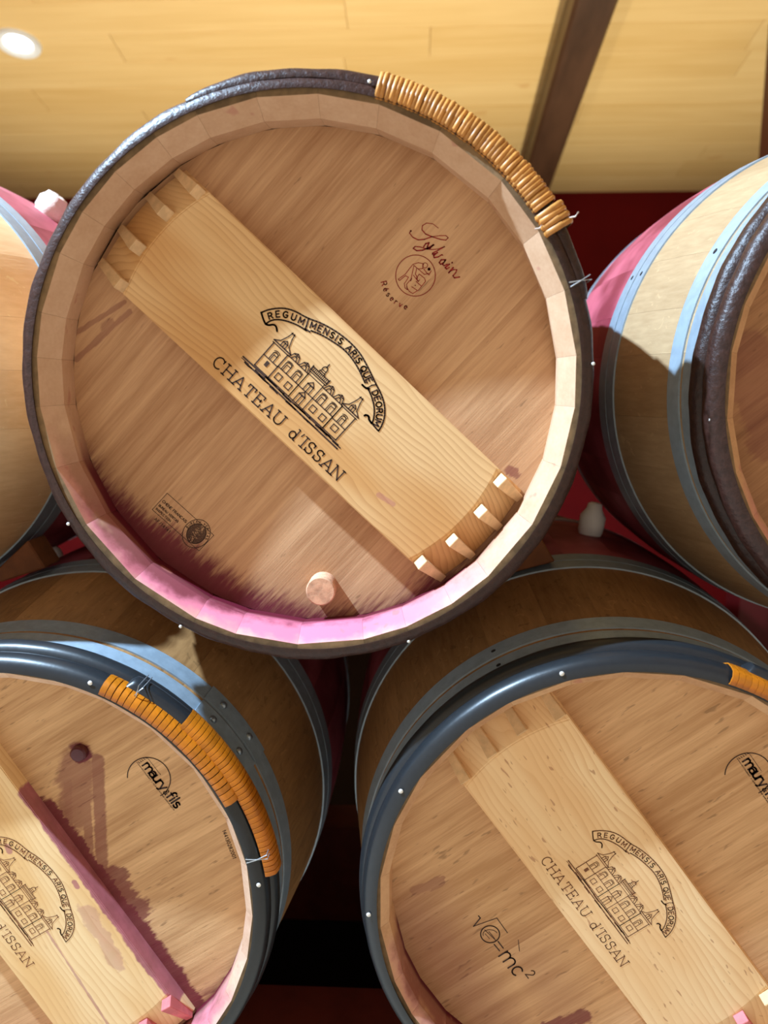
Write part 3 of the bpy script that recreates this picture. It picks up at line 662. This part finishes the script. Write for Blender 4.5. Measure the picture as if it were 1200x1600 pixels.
for a, dr, dt in ((58.6, .012, -.004), (56.9, -.010, -.006)):
    pts = [pol(.302 if dr > 0 else .281, -.003, R(a)), pol(.302+dr*.6 if dr > 0 else .281+dr*.6, -.007, R(a+.6)), pol(.302+dr if dr > 0 else .281+dr, -.006, R(a+.2))]
    obj('loose_end', mesh('loose_end', *tube_vf(pts, .0008), M['cloth'], smooth=60), lap)
wire(lap, 69.6, .281, .301, -.003, .018)
for a, r in ((13.6, .2915), (86, .2905), (-152, .290), (158, .290), (-120, .2905)): stud('nail', Wd[0], (0, 0, 0), a, r, -.0015, .0018, .0012, M['nail'], 't')
to3 = lambda x, y: (.0085+x*math.cos(R(-42.9))-y*math.sin(R(-42.9)), .0397, .0028+x*math.sin(R(-42.9))+y*math.cos(R(-42.9)))
crest(1, 1.12).build('brand_mark', M['brand_dark'], C['crossbar'], to3)
flat = lambda t: (lambda x, y: (x, t, y))
mk = Mark()
mk.line([(.1368, .1633), (.1311, .1676), (.1244, .1686), (.1199, .1661), (.1194, .1618), (.1233, .1575), (.1301, .1547)], .0006, .0013)
mk.line([(.1301, .1547), (.138, .1557), (.1448, .1557), (.1473, .1535), (.1449, .1511), (.1392, .1519), (.1301, .1547), (.1223, .1521)], .0007, .0012)
mk.line([(.1223, .1521), (.1155, .1516), (.1098, .1543), (.1062, .1587), (.1075, .1608)], .0012, .0007); mk.line([(.1075, .1606), (.1078, .1608)], .0018)
yz = lambda x, y: (.1129+(x-535)/190*.0216, .115-(y-665)/195*.0216)
for st, w0, w1 in (([(610, 398), (628, 370), (660, 362), (645, 395), (640, 418), (668, 412), (700, 380)], .0011, .0013), ([(704, 382), (655, 408), (600, 430), (545, 434), (512, 412), (530, 395), (580, 400), (640, 420), (690, 425)], .0013, .0006),
    ([(690, 425), (745, 420), (806, 398), (745, 432), (695, 456), (692, 468), (716, 462)], .0006, .0011), ([(738, 452), (703, 480), (710, 500), (748, 492), (780, 472), (790, 478)], .0013, .0007),
    ([(808, 520), (775, 520), (757, 545), (770, 562), (800, 545), (818, 518), (788, 562), (802, 575), (832, 560)], .0012, .0009), ([(852, 560), (812, 592), (826, 606), (852, 590)], .0013, .0008), ([(876, 548), (878, 546)], .0014, .0014),
    ([(888, 592), (846, 640)], .0013, .0013), ([(850, 634), (888, 612), (922, 612), (912, 640), (886, 668), (900, 688), (948, 680)], .0007, .0012)):
    mk.line([yz(*p) for p in st], w0*1.25, w1*1.25)
mk.line(el(.1129, .1150, .0212, .0212, 0, 360, 48), .0008)
for st in ([(570, 650), (620, 690), (630, 718), (565, 800), (510, 832), (478, 812), (452, 770)], [(500, 768), (548, 800)], [(540, 718), (592, 764)], [(515, 660), (560, 720), (575, 705)], [(570, 650), (545, 690), (560, 715)],
    [(440, 650), (470, 610), (510, 560), (560, 545), (610, 555), (600, 600), (560, 603), (520, 570), (505, 640), (490, 715), (500, 690)], [(610, 600), (640, 640), (662, 660), (682, 622)], [(560, 603), (620, 655), (660, 645)],
    [(440, 650), (372, 698), (386, 710), (440, 665), (470, 680), (430, 740), (438, 780), (460, 796), (452, 745), (500, 690)], [(545, 600), (535, 650), (555, 690)]): mk.line([yz(*p) for p in st], .0007)
mk.line([yz(625+24*math.cos(k*.7), 570+24*math.sin(k*.7)) for k in range(10)], .0006); mk.line([yz(662, 604), yz(662, 606)], .0032); mk.line([yz(533, 755), yz(534, 756)], .0012)
pa = [yz(535+x, 665+y) for x, y in [(305*math.cos(R(a)), 300*math.sin(R(a))) for a in range(172, 88, -4)]]
mk.arc_text('Réserve', pa, .0058, .0009, .0015, .0400)
mk.build('red_stamp', M['red_ink'], root_c, flat(.0676), off)
mk = Mark(); cs = [(-.1671, -.1215), (-.1852, -.1405), (-.1332, -.1881), (-.1153, -.1696)]
mk.line(cs, .00055, closed=True)
mk.text('CHENE FRANCAIS', -.1735, -.1315, .0030, .00055, -42.6, fit=.0355); mk.text('BUREAU VERITAS', -.1779, -.1362, .0025, .00050, -42.6, fit=.0285); mk.text('INSPECTION', -.1815, -.1400, .0025, .00050, -42.6, fit=.0215); mk.text('AF/14141', -.1838, -.1520, .0034, .00050, -42.6, fit=.0225)
ca, sa = math.cos(R(-43)), math.sin(R(-43)); ov = lambda k, q=1.: [(-.1355+(x*ca-y*sa), -.1680+(x*sa+y*ca)) for x, y in el(0, 0, .0150*k, .0178*k*q, 0, 360, 40)]
mk.line(ov(1), .0007); mk.line(ov(.7), .0007)
ra = random.Random(2)
for i in range(46):
    y = -.0118+i*.00052; xw = .0103*math.sqrt(max(0, 1-(y/.0124)**2)); g0 = ra.uniform(-.4, .4)
    for x0, x1 in ((-xw, g0*xw-.0010), (g0*xw+.0010, xw)):
        if x1 > x0: mk.line([(-.1355+x0*ca-y*sa, -.1680+x0*sa+y*ca), (-.1355+x1*ca-y*sa, -.1680+x1*sa+y*ca)], .00034)
rp = [(-.1355+(x*ca-y*sa), -.1680+(x*sa+y*ca)) for x, y in el(0, 0, .0127, .0150, 200, -20, 40)]
mk.arc_text('BUREAU VERITAS', rp, .0026, .0005, .003, .046)
mk.build('oak_stamp', M['ink'], root_c, flat(.0676), off)
# tap plug in the head
n = 28; rp = .0165; v = []
for q, t in ((1, .070), (1, .044), (.92, .0425)): v += [(.0094+rp*q*math.cos(2*math.pi*i/n), t, -.2274+rp*q*math.sin(2*math.pi*i/n)) for i in range(n)]
v.append((.0094, .0425, -.2274)); f = [(k*n+i, k*n+(i+1) % n, (k+1)*n+(i+1) % n, (k+1)*n+i) for k in range(2) for i in range(n)]+[(2*n+i, 2*n+(i+1) % n, 3*n) for i in range(n)]
tag(obj('tap_plug', mesh('tap_plug', v, f, M['plug'], smooth=40), root_c, off), 'round pale wooden plug near the bottom of the head')

# -- lower barrels
painted = dict(base, ch=CH_L, TH=.048, TB=.026, rh=.2655, rw=.2585, hoop_mat=M['painted'], hoop_name='painted_hoop', wob=.02, wood_h=.0125, wood_t=[(-.006, .020), (.0215, .045)])
LRb = dict(painted, seed=23, a0=9, bar=(-.0058, .0094), bar_ang=-53.5, hl=.1984, hw=.0703,
    head=head_mat('head_oak_lower_right', -53.5, lin(186, 140, 94), lin(228, 184, 136), radial=[(-180, .010), (-165, .014), (-150, .010), (-130, .004), (-110, 0), (150, 0), (165, .006), (180, .010)],
        caps=[((-.2345, -.018), (-.205, -.004), .007, .012, .45), ((-.075, -.195), (-.03, -.178), .010, .016, .8)], soft=[((-.235, -.06), (-.15, -.19), .09, .42), ((-.1, -.10), (-.06, -.17), .06, .22)], hr=.2655, flk=.645),
    stave=stave_mat('stave_oak_lower_right', lin(126, 88, 50), lin(176, 130, 82), .9, .35),
    chime=chime_mat('chime_oak_lower_right', lin(176, 130, 92), lin(212, 170, 128), [(-180, .8), (-150, .8), (-125, .7), (-104, .55), (-98, 0), (120, 0), (150, .3), (180, .8)], tint=lin(206, 140, 138)),
    barm=bar_mat('bar_pine_lower_right', -53.5, lin(238, 196, 142), lin(250, 220, 172), lin(212, 158, 104), freq=120, flecks=.55, seed=4.4), pink_pegs=((1, 0), (1, 1), (1, 2)))
root_lr = barrel('LR', 'wine_barrel', 'lower right barrel with blue-black rim hoop and an equation stamped on its head', (.235, .776, -.570), LRb)
LLb = dict(painted, seed=37, a0=2, bar=(-.0064, -.0095), bar_ang=-57.5, hl=.200, hw=.075,
    head=head_mat('head_oak_lower_left', -57.5, lin(180, 136, 92), lin(226, 184, 136), radial=[(-180, .012), (-120, .008), (-100, 0), (118, 0), (126, .012), (138, .020), (150, .012), (180, .012)],
        caps=[((.066, .160), (.066, .158), .014, .012, .95), ((.060, .140), (.054, .085), .024, .020, .55), ((.085, .150), (.082, .000), .0085, .006, .62), ((.070, .150), (.068, .02), .006, .006, .55), ((.047, .12), (.045, .055), .007, .01, .6),
              ((.020, .085), (.187, -.170), .016, .018, .92), ((.095, .0), (.125, -.05), .017, .030, .75), ((.1775, .2005), (.174, .192), .005, .005, .5)], hr=.2655, flk=.65),
    stave=stave_mat('stave_oak_lower_left', lin(128, 90, 52), lin(182, 136, 86), .9, .3),
    chime=chime_mat('chime_oak_lower_left', lin(190, 150, 122), lin(226, 196, 168), [(-180, 1), (-140, .7), (-110, 0), (90, 0), (108, .25), (125, .8), (150, .9), (180, 1)]),
    barm=bar_mat('bar_pine_lower_left', -57.5, lin(232, 190, 130), lin(246, 216, 166), lin(212, 162, 104), caps=[((.005, .120), (.172, -.150), .0075, .010, .85), ((.07, -.03), (.105, -.10), .010, .024, .35), ((.02, -.06), (.09, -.19), .0016, .004, .5), ((-.02, .05), (-.018, .044), .004, .004, .6), ((.058, .006), (.061, .000), .0035, .004, .7)], freq=120, flecks=.15, seed=8.2), pink_pegs=((1, 2), (1, 3)))
root_ll = barrel('LL', 'wine_barrel', 'lower left barrel with long orange cane binding and dark wine drip on its head', (-.462, .784, -.586), LLb)
mk_c = crest(1, .82)
def put_crest(S, ang, c, k, ds, dn, m):
    t3 = lambda x, y: (c[0]+(x*k+ds)*math.cos(R(ang))-(y*k+dn)*math.sin(R(ang)), S['TB']-.0003, c[1]+(x*k+ds)*math.sin(R(ang))+(y*k+dn)*math.cos(R(ang)))
    mk_c.build('brand_mark', m, S['crossbar'], t3)
put_crest(LRb, -53.5, (-.0085, .0162), .894, .0145, .001, M['brand_brown'])
put_crest(LLb, -57.5, (0, 0), .894, .0095, -.010, M['brand_brown'])
cm = cooper_mark()
for S, rt, c, ang in ((LLb, root_ll, (.146, .1295), -55.2), (LRb, root_lr, (.1382, .139), -54)):
    cm.build('cooper_stamp', M['ink'], rt, lambda x, y: (c[0]+x*math.cos(R(ang))-y*math.sin(R(ang)), .0476, c[1]+x*math.sin(R(ang))+y*math.cos(R(ang))), S['off'])
mk = Mark(); mk.text('144130282001', .2312, .0640, .0042, .0006, -71.6, fit=.038); mk.build('serial_number', M['ink'], root_ll, flat(.0476), LLb['off'])
mk = Mark(); mk.line([(-.1607, -.0478), (-.1584, -.0507), (-.1662, -.0618)], .0013); mk.line([(-.1662, -.0618), (-.139, -.05), (-.1261, -.0689)], .0009)
mk.line(el(-.1464, -.0716, .0112, .0112, 0, 360, 30), .0013); mk.line(el(-.1464, -.0716, .0085, .0060, 20, 200, 10), .0007); mk.line([(-.153, -.066), (-.139, -.080)], .0008); mk.line([(-.148, -.068), (-.141, -.077)], .0007); mk.line([(-.1525, -.071), (-.147, -.0775)], .0006)
mk.line([(-.1413, -.0848), (-.1348, -.0931)], .0014); mk.line([(-.1369, -.0807), (-.1305, -.0894)], .0014)
mk.text('m', -.1355, -.1006, .0205, .0018, -53); mk.text('c', -.1215, -.1188, .0205, .0018, -53); mk.text('2', -.1035, -.1235, .0110, .0011, -53); mk.line([(-.113, -.0778), (-.1112, -.0927)], .0007)
mk.build('equation_stamp', M['ink'], root_lr, flat(.0476), LRb['off'])
# hoop ends, cane bindings, ties and nails
o2 = LLb['off']
h2 = rad(0)+.0125
lapl = obj('hoop_overlap', mesh('hoop_overlap', *ring_vf(half_round(.004, .030, lambda t: h2+.001, .0120, .02, 3, taper=.02), 28.5, 80.5, n=60), M['painted'], smooth=50), root_ll, o2)
binding(LLb['wood'][0], 24.3, 63.2, 26, [(.2795, .004), (.2795, -.004), (.2820, -.0078), (.2890, -.0078), (.2945, -.0040), (.2965, .003), (.2970, .012), (.2930, .0215)], .0035, .0008, M['cane'])
binding(lapl, 42.8, 82.5, 34, [(.2945, .000), (.3000, .0005), (.3055, .003), (.3080, .010), (.3085, .022), (.305, .031), (.298, .033)], .0029, .0009, M['cane'])
wire(lapl, 31.0, .293, .308, .001, .028); wire(lapl, 76.5, .281, .304, -.006, .028)
for a, r in ((21.7, .2885), (83.6, .2870)): stud('nail', LLb['wood'][0], (0, 0, 0), a, r, -.0055, .0026, .0012, M['nail'], 't')
for k, (hp, t0, t1) in enumerate(zip(LLb['steel'], (.049, .081), (.074, .106))):
    lp = ring_vf(lambda a, q: [(rad(t0)+.0040, t0-.001), (rad(t1)+.0040, t1+.001), (rad(t1)+.0015, t1+.001), (rad(t0)+.0015, t0-.001)], 43.6, 63, n=20)
    obj('hoop_lap', mesh('hoop_lap', *lp, M['steel'], smooth=40), hp)
    for a in (48.2, 57.7): stud('rivet', hp, (0, 0, 0), a, rad((t0+t1)/2)+.0040, (t0+t1)/2, .0050, .0042, M['rivet'])
obj('hoop_overlap', mesh('hoop_overlap', *ring_vf(half_round(.004, .030, lambda t: h2+.001, .0110, .02, 3, taper=.02), 22, 70, n=50), M['painted'], smooth=50), root_lr, LRb['off'])
binding(LRb['wood'][0], 17.9, 60, 30, [(.2795, .004), (.2795, -.004), (.2820, -.0078), (.2890, -.0078), (.2945, -.0040), (.2965, .003), (.2970, .012), (.2930, .0215)], .0035, .0008, M['cane'])
for a in (-61.2, -17.1, -92.1): stud('nail', LRb['wood'][0], (0, 0, 0), a, .2875, -.0058, .0026, .0012, M['nail'], 't')
for hp, t in zip(LRb['steel'][:2], (.062, .094)): stud('rivet', hp, (0, 0, 0), -29, rad(t)+.0018, t, .0030, .0012, M['hole'])
v = []; n = 20
for q, t in ((1, .050), (1, .040), (.8, .038)): v += [(.066+.0095*q*math.cos(2*math.pi*i/n), t, .161+.0095*q*math.sin(2*math.pi*i/n)) for i in range(n)]
v.append((.066, .0375, .161)); f = [(k*n+i, k*n+(i+1) % n, (k+1)*n+(i+1) % n, (k+1)*n+i) for k in range(2) for i in range(n)]+[(2*n+i, 2*n+(i+1) % n, 3*n) for i in range(n)]
tag(obj('tap_plug', mesh('tap_plug', v, f, M['plug_wet'], smooth=40), root_ll, o2), 'dark wine-soaked plug')

# -- upper right and upper left barrels
URb = dict(base, seed=51, a0=3, ch=CH_L, TH=.055, TB=.030, rh=.2655, bar=(0, 0), bar_ang=-50, hoop_mat=M['bark'], hoop_name='chestnut_hoop', wob=.10, wood_h=.0125,
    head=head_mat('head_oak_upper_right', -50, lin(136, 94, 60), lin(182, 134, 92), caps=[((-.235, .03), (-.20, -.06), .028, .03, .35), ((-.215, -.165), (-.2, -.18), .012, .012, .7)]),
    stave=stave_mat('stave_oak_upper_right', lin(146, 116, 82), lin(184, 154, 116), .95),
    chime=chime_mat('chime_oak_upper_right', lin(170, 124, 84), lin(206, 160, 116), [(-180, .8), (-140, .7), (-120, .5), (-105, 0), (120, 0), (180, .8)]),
    barm=bar_mat('bar_pine_upper_right', -50, lin(216, 166, 108), lin(232, 190, 134), lin(184, 126, 76), seed=2.2))
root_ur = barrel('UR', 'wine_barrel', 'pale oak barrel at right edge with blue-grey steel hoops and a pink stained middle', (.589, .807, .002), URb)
stud('nail', URb['wood'][0], (0, 0, 0), -97, .2925, .004, .0026, .0012, M['nail'])
for k, a, t in ((2, -63, .282), (3, -63.5, .313), (1, -61, .094)): stud('rivet', URb['steel'][k], (0, 0, 0), a, rad(t)+.0018, t, .0034, .0010, M['hole'])
ULb = dict(URb, seed=67, a0=8, stave=stave_mat('stave_oak_upper_left', lin(218, 172, 122), lin(244, 206, 158), .95))
root_ul = barrel('UL', 'wine_barrel', 'oak barrel at left edge with two bright steel hoops and a white bung', (-.806, .796, .010), ULb)

# ------------------------------------------------------------------ bungs, wedges
def bung(loc, a, r0, r1, h, m, label, tilt=0, lumps=0.):
    n = 24; v = []; rg = random.Random(4)
    pr = [(.9, -.004), (.92, 0), (1.0, h*.08), (1.04, h*.55), (r1/r0, h*.78), (r1/r0*.86, h*.95), (.3, h)]
    for q, z in pr: v += [(r0*q*math.cos(2*math.pi*i/n)*(1+lumps*rg.uniform(-1, 1)), r0*q*math.sin(2*math.pi*i/n)*(1+lumps*rg.uniform(-1, 1)), z*(1+lumps*rg.uniform(-.3, .3))) for i in range(n)]
    v.append((0, 0, h)); k = len(pr); f = [(j*n+i, j*n+(i+1) % n, (j+1)*n+(i+1) % n, (j+1)*n+i) for j in range(k-1) for i in range(n)]+[((k-1)*n+i, (k-1)*n+(i+1) % n, k*n) for i in range(n)]
    tag(obj('bung', mesh('bung', v, f, m, smooth=60), loc=loc, rot=(0, R(a), 0)), label, 'bung', 'bungs in the barrels')
def on_bilge(X, Z, Yc, a, dr=0.): return (X+(RB+dr)*math.sin(R(a)), Yc, H+Z+(RB+dr)*math.cos(R(a)))
bung(on_bilge(.235, -.570, 1.255, 8, .001), 8, .020, .013, .052, M['bung'], 'blurred white bung standing on the lower right barrel')
bung(on_bilge(-.462, -.586, 1.255, -27, .001), -27, .010, .008, .020, M['bung'], 'small white bung far back on the lower left barrel')
bung(on_bilge(-.806, .010, 1.275, 37.5, .001), 37.5, .022, .018, .034, M['cloth'], 'pale cloth-wrapped bung on the pink stained left edge barrel', lumps=.07)
def wedge(loc, rot, sx, sy, sz, label):
    v, f = box_vf(-sx/2, sx/2, -sy/2, sy/2, -sz/2, sz/2); v = [(x, y, z*(.35 if x < 0 else 1)) for x, y, z in v]
    me = mesh('wooden_wedge', v, f, M['wedge']); bm = bmesh.new(); bm.from_mesh(me); bmesh.ops.bevel(bm, geom=bm.edges[:], offset=.002, segments=1, affect='EDGES'); bm.to_mesh(me); bm.free()
    tag(obj('wooden_wedge', me, loc=loc, rot=rot), label, 'wedge', 'wooden wedges between the barrels')
wedge((.1436, 1.07, H-.2315), (0, R(-31.7), 0), .07, .05, .060, 'brown wooden wedge between the middle barrel and the lower right barrel')
wedge((-.573, 1.07, H-.253), (0, R(-30), 0), .07, .05, .046, 'brown wooden wedge at the left edge above the lower left barrel')
